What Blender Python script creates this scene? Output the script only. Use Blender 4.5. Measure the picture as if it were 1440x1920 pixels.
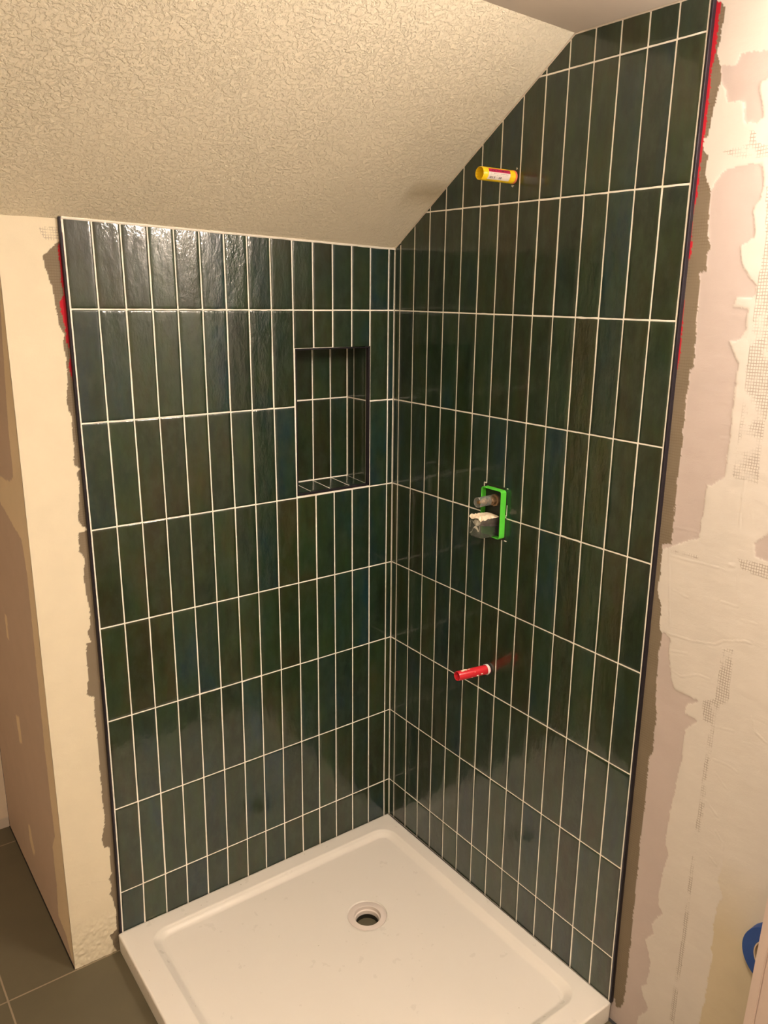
import bpy, bmesh, math, random
import numpy as np
from mathutils import Vector, Matrix

# ------------------------------------------------------------------ scene, camera, light
scene = bpy.context.scene
for o in list(bpy.data.objects): bpy.data.objects.remove(o, do_unlink=True)
COL = scene.collection
scene.view_settings.view_transform = 'Standard'
scene.view_settings.look = 'None'
scene.view_settings.gamma = 1.0
scene.view_settings.use_curve_mapping = False
scene.view_settings.exposure = 1.27

cam_data = bpy.data.cameras.new('camera'); cam = bpy.data.objects.new('camera', cam_data); COL.objects.link(cam)
cam_data.sensor_fit = 'VERTICAL'; cam_data.sensor_height = 36.0
cam_data.lens = 1523.293 / 1920 * 36.0
cam_data.clip_start = 0.02
RT = ((0.80593429, -0.14593577, 0.57373572), (-0.59190519, -0.21643372, 0.77640498), (0.0108705, -0.96532854, -0.26081149))
m = Matrix([[r[0], -r[1], -r[2]] for r in RT]).to_4x4()
m.translation = Vector((-1.4040, -1.8588, 1.6596))
cam.matrix_world = m
scene.camera = cam

world = bpy.data.worlds.new('world'); scene.world = world; world.use_nodes = True
world.node_tree.nodes['Background'].inputs[0].default_value = (1.0, 0.8, 0.6, 1)
world.node_tree.nodes['Background'].inputs[1].default_value = 0.02

VANITY_GLOW = (1.0, 0.87, 0.75)
FILL_GLOW = (1.0, 0.83, 0.62)
VANITY_POWER = 52.0       # emission of the frosted shades
FILL_POWER = 42.0        # emission of the added fill light's diffuser

random.seed(7); np.random.seed(7)

# ------------------------------------------------------------------ node helpers
def new_mat(name):
    m = bpy.data.materials.new(name); m.use_nodes = True
    nt = m.node_tree; b = nt.nodes['Principled BSDF']
    return m, nt, b
def N(nt, t, **kw):
    n = nt.nodes.new(t)
    for k, v in kw.items():
        if k in n.inputs: n.inputs[k].default_value = v
        else: setattr(n, k, v)
    return n
def L(nt, a, b): nt.links.new(a, b)
def math_(nt, op, a, b=None, c=None, clamp=False):
    n = nt.nodes.new('ShaderNodeMath'); n.operation = op; n.use_clamp = clamp
    for i, v in enumerate((a, b, c)):
        if v is None: continue
        if isinstance(v, (int, float)): n.inputs[i].default_value = v
        else: L(nt, v, n.inputs[i])
    return n.outputs[0]
def mixc(nt, fac, a, b, blend='MIX'):
    n = nt.nodes.new('ShaderNodeMix'); n.data_type = 'RGBA'; n.blend_type = blend
    if isinstance(fac, (int, float)): n.inputs[0].default_value = fac
    else: L(nt, fac, n.inputs[0])
    for i, v in ((6, a), (7, b)):
        if isinstance(v, tuple): n.inputs[i].default_value = v if len(v) == 4 else (*v, 1)
        else: L(nt, v, n.inputs[i])
    return n.outputs[2]
def ramp(nt, fac, stops):
    n = nt.nodes.new('ShaderNodeValToRGB'); e = n.color_ramp.elements
    while len(e) < len(stops): e.new(0.5)
    for i, (p, c) in enumerate(stops):
        e[i].position = p; e[i].color = (c, c, c, 1) if isinstance(c, (int, float)) else (*c, 1)
    L(nt, fac, n.inputs[0]); return n.outputs[0]
def noise(nt, vec, scale, detail=3, rough=0.5, dist=0.0):
    n = nt.nodes.new('ShaderNodeTexNoise'); n.inputs['Scale'].default_value = scale
    n.inputs['Detail'].default_value = detail; n.inputs['Roughness'].default_value = rough; n.inputs['Distortion'].default_value = dist
    L(nt, vec, n.inputs['Vector']); return n.outputs[0]
def objco(nt, scale=(1, 1, 1)):
    t = nt.nodes.new('ShaderNodeTexCoord'); mp = nt.nodes.new('ShaderNodeMapping')
    mp.inputs['Scale'].default_value = scale; L(nt, t.outputs['Object'], mp.inputs[0]); return mp.outputs[0]
def bump(nt, b, h, strength=0.5, dist=0.001, prev=None):
    n = nt.nodes.new('ShaderNodeBump'); n.inputs['Distance'].default_value = dist
    if isinstance(strength, (int, float)): n.inputs['Strength'].default_value = strength
    else: L(nt, strength, n.inputs['Strength'])
    L(nt, h, n.inputs['Height'])
    if prev is not None: L(nt, prev, n.inputs['Normal'])
    if b is not None: L(nt, n.outputs[0], b.inputs['Normal'])
    return n.outputs[0]
def simple(name, col, rough=0.5, metal=0.0, spec=0.5, bs=0.0, bscale=200, var=0.0, vscale=20, trans=0.0):
    m, nt, b = new_mat(name)
    b.inputs['Roughness'].default_value = rough; b.inputs['Metallic'].default_value = metal
    b.inputs['Specular IOR Level'].default_value = spec
    if trans: b.inputs['Transmission Weight'].default_value = trans
    co = objco(nt)
    f = noise(nt, co, vscale, 4)
    dark = tuple(c * (1 - var) for c in col); lite = tuple(min(1, c * (1 + var)) for c in col)
    L(nt, mixc(nt, f, dark, lite), b.inputs['Base Color'])
    if bs: bump(nt, b, noise(nt, co, bscale, 3), bs, 0.001)
    return m

# ------------------------------------------------------------------ materials
def tile_material():
    m, nt, b = new_mat('green_glazed_tile')
    at = N(nt, 'ShaderNodeAttribute', attribute_name='tile_rand'); sep = N(nt, 'ShaderNodeSeparateColor'); L(nt, at.outputs['Color'], sep.inputs[0])
    r1, r2, rip = sep.outputs[0], sep.outputs[1], sep.outputs[2]
    tc = N(nt, 'ShaderNodeTexCoord'); off = N(nt, 'ShaderNodeVectorMath', operation='MULTIPLY_ADD')
    L(nt, at.outputs['Color'], off.inputs[0]); off.inputs[1].default_value = (7.3, 5.1, 3.7); L(nt, tc.outputs['Object'], off.inputs[2])
    def mp(s):
        k = N(nt, 'ShaderNodeMapping'); k.inputs['Scale'].default_value = s; L(nt, off.outputs[0], k.inputs[0]); return k.outputs[0]
    stretch = mp((1, 1, 0.42)); plain = mp((1, 1, 1))
    cloud = noise(nt, stretch, 15, 4, 0.58, 0.15)
    tone = math_(nt, 'ADD', math_(nt, 'MULTIPLY', r1, 0.62), math_(nt, 'MULTIPLY', cloud, 1.7))
    tone = math_(nt, 'SUBTRACT', tone, 0.66, clamp=True)
    base = ramp(nt, tone, [(0.0, (0.008, 0.023, 0.026)), (0.14, (0.010, 0.026, 0.021)), (0.32, (0.011, 0.025, 0.014)), (0.58, (0.014, 0.027, 0.011)), (0.80, (0.019, 0.026, 0.009)), (1.0, (0.023, 0.024, 0.010))])
    val = math_(nt, 'ADD', math_(nt, 'MULTIPLY', r2, 0.6), math_(nt, 'ADD', math_(nt, 'MULTIPLY', noise(nt, mp((1.6, 1.6, 0.5)), 24, 5, 0.62), 1.9), -0.12))
    hsv = N(nt, 'ShaderNodeHueSaturation'); L(nt, base, hsv.inputs['Color']); L(nt, math_(nt, 'MULTIPLY', val, 0.92), hsv.inputs['Value']); hsv.inputs['Saturation'].default_value = 1.22
    sp = noise(nt, mp((1, 1, 0.6)), 34, 6, 0.68)
    fleck = ramp(nt, sp, [(0.46, 0.0), (0.74, 0.55)])
    base2 = mixc(nt, fleck, hsv.outputs[0], (0.034, 0.052, 0.036))
    L(nt, base2, b.inputs['Base Color'])
    b.inputs['Roughness'].default_value = 0.06
    L(nt, ramp(nt, noise(nt, plain, 60, 3), [(0.3, 0.30), (0.8, 0.42)]), b.inputs['Roughness'])
    b.inputs['Specular IOR Level'].default_value = 0.36
    b.inputs['Coat Weight'].default_value = 1.0; b.inputs['Coat Roughness'].default_value = 0.02; b.inputs['Coat IOR'].default_value = 1.52
    wav = noise(nt, mp((1, 1, 0.45)), 75, 3, 0.55, 0.2)
    fine = noise(nt, mp((1, 1, 0.55)), 210, 3, 0.6)
    s1 = math_(nt, 'ADD', math_(nt, 'MULTIPLY', rip, 1.0), 0.11)
    n1 = bump(nt, None, wav, s1, 0.0016)
    s2 = math_(nt, 'ADD', math_(nt, 'MULTIPLY', rip, 0.7), 0.08)
    nn = bump(nt, b, fine, s2, 0.0006, n1); L(nt, nn, b.inputs['Coat Normal'])
    return m

def grout_material():
    m, nt, b = new_mat('cream_grout')
    co = objco(nt); f = noise(nt, co, 9, 5, 0.7)
    st = ramp(nt, f, [(0.54, 0.0), (0.76, 0.6)])
    L(nt, mixc(nt, st, (0.94, 0.90, 0.82), (0.66, 0.52, 0.34)), b.inputs['Base Color'])
    b.inputs['Roughness'].default_value = 0.75
    bump(nt, b, noise(nt, co, 700, 2), 0.3, 0.0005)
    return m

def knockdown_material():
    m, nt, b = new_mat('textured_ceiling_paint')
    co = objco(nt)
    w = N(nt, 'ShaderNodeTexNoise'); w.inputs['Scale'].default_value = 90; L(nt, co, w.inputs['Vector'])
    mx = N(nt, 'ShaderNodeVectorMath', operation='MULTIPLY_ADD'); L(nt, w.outputs['Color'], mx.inputs[0]); mx.inputs[1].default_value = (.007, .007, .007); L(nt, co, mx.inputs[2])
    n1 = noise(nt, mx.outputs[0], 118, 4, 0.58, 0.3)
    h = ramp(nt, n1, [(0.44, 0.0), (0.53, 0.85), (0.75, 1.0)])
    n2 = noise(nt, co, 260, 3)
    h2 = math_(nt, 'ADD', h, math_(nt, 'MULTIPLY', n2, 0.16))
    patch = ramp(nt, noise(nt, co, 4.0, 3), [(0.30, 0.75), (0.62, 1.0)])
    bump(nt, b, h2, math_(nt, 'MULTIPLY', patch, 0.72), 0.0030)
    big = noise(nt, co, 3, 3)
    L(nt, mixc(nt, big, (0.80, 0.725, 0.565), (0.84, 0.765, 0.605)), b.inputs['Base Color'])
    b.inputs['Roughness'].default_value = 0.62; b.inputs['Specular IOR Level'].default_value = 0.3
    return m

def plaster_material(name):
    m, nt, b = new_mat(name)
    at = N(nt, 'ShaderNodeAttribute', attribute_name='coat'); mk = N(nt, 'ShaderNodeAttribute', attribute_name='weave'); sp = N(nt, 'ShaderNodeSeparateColor'); L(nt, mk.outputs['Color'], sp.inputs[0])
    tc = N(nt, 'ShaderNodeTexCoord'); s3 = N(nt, 'ShaderNodeSeparateXYZ'); L(nt, tc.outputs['Object'], s3.inputs[0])
    co = tc.outputs['Object']
    wob = math_(nt, 'MULTIPLY', noise(nt, co, 30, 2), 0.004)
    def lines(v, pitch, width):
        a = math_(nt, 'FRACT', math_(nt, 'DIVIDE', math_(nt, 'ADD', v, wob), pitch))
        return math_(nt, 'LESS_THAN', a, width)
    horiz = math_(nt, 'ADD', s3.outputs[0], s3.outputs[1])
    lz = lines(s3.outputs[2], 0.0056, 0.26); ly = lines(horiz, 0.0052, 0.24)
    grid = math_(nt, 'MAXIMUM', lz, ly)
    brk = ramp(nt, noise(nt, co, 24, 4, 0.6), [(0.38, 0.0), (0.52, 1.0)])
    gmask = math_(nt, 'MULTIPLY', math_(nt, 'MULTIPLY', grid, sp.outputs[0]), brk)
    comb = math_(nt, 'MULTIPLY', math_(nt, 'MULTIPLY', math_(nt, 'MAXIMUM', lz, math_(nt, 'MULTIPLY', ly, 0.5)), sp.outputs[1]), ramp(nt, noise(nt, co, 16, 3), [(0.36, 0.1), (0.55, 1.0)]))
    g = noise(nt, co, 14, 5, 0.6)
    c1 = mixc(nt, g, (0.93, 0.93, 0.93), (1.06, 1.06, 1.06)); c2 = mixc(nt, 1.0, at.outputs['Color'], c1, 'MULTIPLY')
    c3 = mixc(nt, math_(nt, 'MULTIPLY', gmask, 0.75), c2, (0.33, 0.27, 0.22))
    c4 = mixc(nt, math_(nt, 'MULTIPLY', comb, 0.35), c3, (0.13, 0.09, 0.05))
    L(nt, c4, b.inputs['Base Color'])
    b.inputs['Roughness'].default_value = 0.8; b.inputs['Specular IOR Level'].default_value = 0.25
    h = math_(nt, 'ADD', math_(nt, 'MULTIPLY', gmask, -1.0), math_(nt, 'MULTIPLY', comb, -1.2))
    h = math_(nt, 'ADD', h, math_(nt, 'MULTIPLY', noise(nt, co, 420, 3), 0.25))
    k = N(nt, 'ShaderNodeMapping'); k.inputs['Scale'].default_value = (1, 1, 2.4); L(nt, co, k.inputs[0])
    h = math_(nt, 'ADD', h, math_(nt, 'MULTIPLY', noise(nt, k.outputs[0], 26, 4, 0.6, 0.6), 0.9))
    bump(nt, b, h, 0.35, 0.0012)
    return m

def floor_material():
    m, nt, b = new_mat('grey_porcelain_floor_tile')
    tc = N(nt, 'ShaderNodeTexCoord'); s = N(nt, 'ShaderNodeSeparateXYZ'); L(nt, tc.outputs['Object'], s.inputs[0])
    def line(v, off, pitch):
        a = math_(nt, 'FRACT', math_(nt, 'DIVIDE', math_(nt, 'SUBTRACT', v, off), pitch))
        return math_(nt, 'LESS_THAN', a, 0.0042 / pitch)
    lx = line(s.outputs[0], -1.1772, 0.64); ly = line(s.outputs[1], 0.0025, 0.64)
    g = math_(nt, 'MAXIMUM', lx, ly)
    n = noise(nt, tc.outputs['Object'], 5, 6, 0.65)
    base = mixc(nt, n, (0.098, 0.086, 0.055), (0.145, 0.125, 0.078))
    L(nt, mixc(nt, g, base, (0.30, 0.24, 0.17)), b.inputs['Base Color'])
    b.inputs['Roughness'].default_value = 0.55
    h = math_(nt, 'SUBTRACT', math_(nt, 'MULTIPLY', noise(nt, tc.outputs['Object'], 300, 3), 0.15), g)
    bump(nt, b, h, 0.4, 0.0012)
    return m

def tray_material():
    m, nt, b = new_mat('white_stone_resin')
    co = objco(nt)
    f = noise(nt, co, 3.0, 5, 0.6)
    c = mixc(nt, f, (0.82, 0.785, 0.73), (0.85, 0.815, 0.77))
    v = N(nt, 'ShaderNodeTexVoronoi', feature='F1'); v.inputs['Scale'].default_value = 55; L(nt, co, v.inputs['Vector'])
    vs = N(nt, 'ShaderNodeSeparateColor'); L(nt, v.outputs['Color'], vs.inputs[0])
    dot = math_(nt, 'MULTIPLY', math_(nt, 'LESS_THAN', v.outputs['Distance'], 0.075), math_(nt, 'GREATER_THAN', vs.outputs[0], 0.955))
    L(nt, mixc(nt, math_(nt, 'MULTIPLY', dot, 0.6), c, (0.25, 0.18, 0.11)), b.inputs['Base Color'])
    L(nt, ramp(nt, noise(nt, co, 30, 4), [(0.3, 0.27), (0.7, 0.33)]), b.inputs['Roughness'])
    bump(nt, b, noise(nt, co, 260, 3, 0.6), 0.10, 0.0008)
    return m

TILE = tile_material(); GROUT = grout_material(); KNOCK = knockdown_material()
PLASTER = plaster_material('patched_drywall'); FLOOR = floor_material(); TRAY = tray_material()
BLACK = simple('black_anodised_edging', (0.032, 0.027, 0.036), 0.32, 0.5, var=0.2)
CAULK = simple('white_caulk', (0.88, 0.83, 0.74), 0.55, bs=0.2, bscale=300, var=0.05)
FLATCEIL = simple('smooth_ceiling_paint', (0.62, 0.53, 0.44), 0.6, bs=0.35, bscale=55, var=0.06, vscale=9)
WALLPAINT = simple('cream_wall_paint', (0.78, 0.70, 0.58), 0.6, bs=0.1, var=0.03)

# ------------------------------------------------------------------ mesh helpers
def link(name, me, mat, parent=None, smooth=False, loc=None):
    o = bpy.data.objects.new(name, me); COL.objects.link(o)
    if mat is not None: me.materials.append(mat)
    if smooth: me.shade_smooth()
    if loc is not None: o.location = loc
    if parent is not None: o.parent = parent
    return o
def mesh_np(name, V, F):
    me = bpy.data.meshes.new(name)
    V = np.asarray(V, np.float32); F = np.asarray(F, np.int32)
    me.vertices.add(len(V)); me.vertices.foreach_set('co', V.ravel())
    n, k = F.shape
    me.loops.add(n * k); me.loops.foreach_set('vertex_index', F.ravel())
    me.polygons.add(n); me.polygons.foreach_set('loop_start', np.arange(0, n * k, k, dtype=np.int32))
    me.update(calc_edges=True); return me
def from_bm(name, bm, mat, parent=None, smooth=False, loc=None):
    bmesh.ops.recalc_face_normals(bm, faces=bm.faces)
    me = bpy.data.meshes.new(name); bm.to_mesh(me); bm.free()
    return link(name, me, mat, parent, smooth, loc)
def box(bm, lo, hi, bev=0.0):
    r = bmesh.ops.create_cube(bm, size=1.0); vs = r['verts']
    for v in vs:
        for i in range(3): v.co[i] = lo[i] + (v.co[i] + 0.5) * (hi[i] - lo[i])
    if bev:
        es = list({e for v in vs for e in v.link_edges})
        bmesh.ops.bevel(bm, geom=es, offset=bev, segments=2, affect='EDGES', profile=0.5)
def lathe(bm, prof, seg=48, closed=False, mtx=None, jitter=None):
    """prof: (radius, height) list turned about +Z; mtx places it."""
    rings = []
    for j, (r, z) in enumerate(prof):
        ring = []
        for i in range(seg):
            a = 2 * math.pi * i / seg; rr = r if jitter is None else r * jitter(a, j)
            p = Vector((rr * math.cos(a), rr * math.sin(a), z))
            ring.append(bm.verts.new(mtx @ p if mtx else p))
        rings.append(ring)
    n = len(rings)
    for j in range(n if closed else n - 1):
        A, B = rings[j], rings[(j + 1) % n]
        for i in range(seg): bm.faces.new((A[i], A[(i + 1) % seg], B[(i + 1) % seg], B[i]))
    return rings
def tag(o, label=None, cat=None, group=None, kind=None):
    if label: o['label'] = label
    if cat: o['category'] = cat
    if group: o['group'] = group
    if kind: o['kind'] = kind
    return o
def empty(name, loc):
    o = bpy.data.objects.new(name, None); o.empty_display_size = 0.05; COL.objects.link(o); o.location = loc; return o

# value noise for ragged outlines
def vnoise(x, y, seed=0):
    xi = np.floor(x).astype(np.int64); yi = np.floor(y).astype(np.int64); fx = x - xi; fy = y - yi
    def h(a, b):
        n = (a * 374761393 + b * 668265263 + seed * 1442695041) & 0xffffffff
        n = ((n ^ (n >> 13)) * 1274126177) & 0xffffffff
        return ((n ^ (n >> 16)) & 0xffff) / 65535.0
    u = fx * fx * (3 - 2 * fx); v = fy * fy * (3 - 2 * fy)
    return (h(xi, yi) * (1 - u) + h(xi + 1, yi) * u) * (1 - v) + (h(xi, yi + 1) * (1 - u) + h(xi + 1, yi + 1) * u) * v
def fbm(x, y, f, oct=4, seed=0):
    s = 0; a = 1; t = 0
    for k in range(oct):
        s = s + a * vnoise(x * f * 2 ** k, y * f * 2 ** k, seed + k * 17); t += a; a *= 0.55
    return s / t - 0.5
def inside(P, X, Y):
    r = np.zeros(X.shape, bool); n = len(P)
    for i in range(n):
        x1, y1 = P[i]; x2, y2 = P[(i + 1) % n]
        if y1 == y2: continue
        c = ((y1 > Y) != (y2 > Y)) & (X < (x2 - x1) * (Y - y1) / (y2 - y1) + x1); r ^= c
    return r
def seg_dist(P, X, Y):
    d = np.full(X.shape, 1e9)
    for (x1, y1), (x2, y2) in zip(P[:-1], P[1:]):
        dx, dy = x2 - x1, y2 - y1; t = np.clip(((X - x1) * dx + (Y - y1) * dy) / (dx * dx + dy * dy + 1e-9), 0, 1)
        d = np.minimum(d, np.hypot(X - x1 - t * dx, Y - y1 - t * dy))
    return d
def blur(a):
    p = np.pad(a, 1, mode='edge'); return (p[:-2, 1:-1] + p[2:, 1:-1] + p[1:-1, :-2] + p[1:-1, 2:] + 2 * p[1:-1, 1:-1]) / 6

# ------------------------------------------------------------------ outlines of the coats on the bare walls (millimetres in the wall plane)
RED_R = [(-906,2160),(-917,2153),(-917,2147),(-916,2125),(-916,2077),(-913,2053),(-913,2015),(-912,1981),(-912,1958),(-911,1935),(-911,1900),(-910,1874),(-910,1841),(-906,1817),(-908,1768),(-910,1735),(-904,1718),(-900,1694),(-907,1615),(-909,1554),(-904,1513),(-870,1510),(-824,1909),(-860,2171)]
THIN_R = [(-908,2159),(-927,2142),(-926,2122),(-923,2110),(-923,2091),(-918,2074),(-933,2045),(-934,2027),(-928,2006),(-920,1962),(-918,1939),(-910,1933),(-914,1911),(-923,1906),(-922,1873),(-935,1843),(-939,1815),(-939,1791),(-940,1766),(-946,1752),(-947,1751),(-943,1733),(-945,1705),(-933,1703),(-934,1678),(-937,1622),(-939,1566),(-942,1529),(-933,1522),(-933,1493),(-932,1448),(-934,1388),(-931,1342),(-933,1280),(-934,1216),(-930,1249),(-934,1172),(-914,1167),(-916,1105),(-913,1080),(-919,1048),(-926,1037),(-928,983),(-937,975),(-932,932),(-933,890),(-935,829),(-942,785),(-941,744),(-944,701),(-936,682),(-937,640),(-938,575),(-938,516),(-937,439),(-938,361),(-939,265),(-940,167),(-940,100),(-939,20),(-933,-4),(-919,-11),(-914,9),(-894,-7),(-831,-40),(-780,486),(-832,1398),(-815,2182)]
PINK_R = [[(-932,2052),(-960,2046),(-968,2062),(-988,2064),(-1015,2057),(-1039,2050),(-1044,2012),(-1021,2016),(-1006,2010),(-1007,1997),(-1018,1976),(-1022,1953),(-1012,1948),(-991,1951),(-984,1961),(-983,1983),(-973,1988),(-952,1988),(-944,2012),(-936,2022),(-930,2041)],[(-935,1843),(-958,1874),(-972,1877),(-987,1882),(-1013,1884),(-1032,1876),(-1037,1846),(-1034,1824),(-1023,1813),(-1025,1795),(-1033,1762),(-1008,1747),(-1007,1746),(-1015,1710),(-1036,1689),(-1047,1681),(-1048,1665),(-1041,1657),(-1011,1657),(-1008,1641),(-1038,1636),(-1037,1601),(-1027,1585),(-1009,1581),(-1026,1546),(-1033,1540),(-1029,1502),(-1031,1431),(-1033,1403),(-1032,1330),(-1007,1307),(-998,1305),(-995,1246),(-993,1214),(-993,1197),(-972,1190),(-933,1164),(-912,1154),(-897,1513),(-905,1808)],[(-940,980),(-956,968),(-956,940),(-968,883),(-980,864),(-1016,863),(-1037,861),(-1011,845),(-1007,822),(-1039,819),(-1014,786),(-1012,764),(-1015,718),(-1009,679),(-1005,621),(-998,551),(-998,501),(-1008,477),(-1000,427),(-997,376),(-998,345),(-1012,325),(-999,306),(-987,281),(-995,258),(-977,228),(-987,204),(-997,179),(-992,119),(-981,100),(-987,78),(-1003,57),(-1001,42),(-981,15),(-981,-10),(-962,-50),(-874,-129),(-868,-75),(-923,831),(-927,969)],[(-1108,1216),(-1130,1239),(-1177,1254),(-1185,1196),(-1136,1191),(-1120,1192),(-1111,1193)]]
GREEN_R = [(-1123,598),(-1128,565),(-1132,531),(-1126,487),(-1141,460),(-1131,425),(-1131,375),(-1135,347),(-1131,324),(-1137,310),(-1135,257),(-1135,202),(-1129,121),(-1128,62),(-1387,298),(-1322,726),(-1149,621)]
MESH_R = [[(-1054,1755),(-1049,1678),(-1051,1599),(-1049,1531),(-1049,1462),(-1049,1376),(-1048,1333),(-1098,1328),(-1096,1384),(-1097,1454),(-1118,1531),(-1095,1879),(-1043,1842)],[(-952,1909),(-1001,1915),(-1001,1935),(-1011,1935),(-1015,1915),(-1036,1910),(-1108,1893),(-1110,1878),(-1039,1890),(-980,1895)],[(-1078,1180),(-1138,1183),(-1197,1184),(-1201,1155),(-1141,1156),(-1088,1162)],[(-933,1159),(-996,1164),(-997,1157),(-934,1153)],[(-1071,991),(-1093,999),(-1098,887),(-1071,868),(-1076,829),(-1049,824),(-1045,867),(-1069,881)]]
SEAM_R = [(-1078,897),(-1072,834),(-1069,737),(-1070,647),(-1068,536),(-1067,433),(-1069,298),(-1066,185),(-1066,72)]
RIDGE_R = [[(-951,980),(-1008,984),(-1054,994),(-1072,1008),(-1115,1023),(-1128,1022)],[(-955,944),(-998,953)],[(-967,903),(-990,898),(-1023,916),(-1054,918)],[(-1083,1147),(-1091,1087)],[(-1056,1085),(-1091,1086)],[(-947,1077),(-987,1070)],[(-928,1171),(-952,991)],[(-935,1147),(-1041,1150)],[(-1082,752),(-1119,754),(-1136,749)],[(-1148,876),(-1161,849),(-1184,837)],[(-1062,1164),(-1074,1167),(-1073,1162),(-1062,1161)],[(-1100,1062),(-1134,1065)],[(-1070,823),(-1115,831)],[(-1089,725),(-1119,702)],[(-1078,654),(-1107,632)],[(-1106,599),(-1126,580),(-1128,565)],[(-1092,540),(-1119,522)],[(-946,50),(-950,40)],[(-1073,1352),(-1072,1293),(-1074,1234)],[(-1014,1402),(-1033,1403)],[(-935,1207),(-987,1210)]]
RED_L = [(-874,1784),(-886,1769),(-891,1744),(-890,1705),(-892,1674),(-886,1649),(-897,1633),(-896,1605),(-891,1580),(-892,1548),(-885,1531),(-891,1489),(-884,1459),(-879,1439),(-862,1438),(-858,1643),(-865,1785)]
THIN_L = [(-924,1725),(-921,1704),(-910,1661),(-906,1621),(-903,1580),(-894,1564),(-899,1545),(-895,1516),(-896,1467),(-902,1418),(-895,1384),(-896,1316),(-897,1271),(-894,1362),(-898,1275),(-884,1265),(-894,1255),(-890,1235),(-900,1149),(-894,1129),(-883,1127),(-883,1119),(-903,1114),(-904,1098),(-905,1070),(-893,1051),(-899,1019),(-899,974),(-892,921),(-895,884),(-904,865),(-895,840),(-908,840),(-910,797),(-910,752),(-916,705),(-900,696),(-903,642),(-901,568),(-903,492),(-902,427),(-904,408),(-901,352),(-906,326),(-914,297),(-910,269),(-896,267),(-898,230),(-898,185),(-905,170),(-899,148),(-906,125),(-899,110),(-895,69),(-898,9),(-915,-2),(-908,-34),(-901,-66),(-873,-87),(-839,381),(-833,1477),(-871,1771),(-912,1737)]
MESH_L = [[(-926,1783),(-883,1785),(-886,1760),(-916,1758),(-926,1776)]]
RIDGE_L = [[(-979,190),(-964,187),(-955,179)],[(-947,184),(-912,171)],[(-990,125),(-980,135),(-959,132)],[(-949,135),(-932,118)],[(-985,8),(-974,-9),(-951,-8),(-969,11)],[(-1002,-48),(-977,-54),(-942,-50),(-926,-52)],[(-1005,-8),(-994,-25)],[(-940,19),(-914,13)]]
STRIP_RET = [(90,1361),(95,1245),(137,1226),(244,1218),(682,1157),(757,1038),(279,1147),(215,1132),(81,1098),(62,1014),(67,887),(71,800),(76,665),(80,571),(77,412),(74,306),(116,251),(117,129),(137,18),(71,7),(30,-40),(-45,-18),(-61,188),(-72,773),(-33,1262),(2,1702),(-1,1804),(53,1550)]
NAIL_RET = [[(412,141),(390,150),(358,75),(387,52),(417,84)],[(389,813),(364,814),(373,741),(399,739)],[(401,504),(359,515),(358,434),(395,420)]]


PINK = (0.56, 0.475, 0.445); COMPOUND = (0.69, 0.635, 0.585); COMPOUND_WARMLIT = (0.78, 0.70, 0.54); THINSET = (0.225, 0.18, 0.125); REDC = (0.50, 0.015, 0.03); GREENB = (0.62, 0.53, 0.38)  # left compound's yellower tone has that wall's warm light painted in

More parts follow.
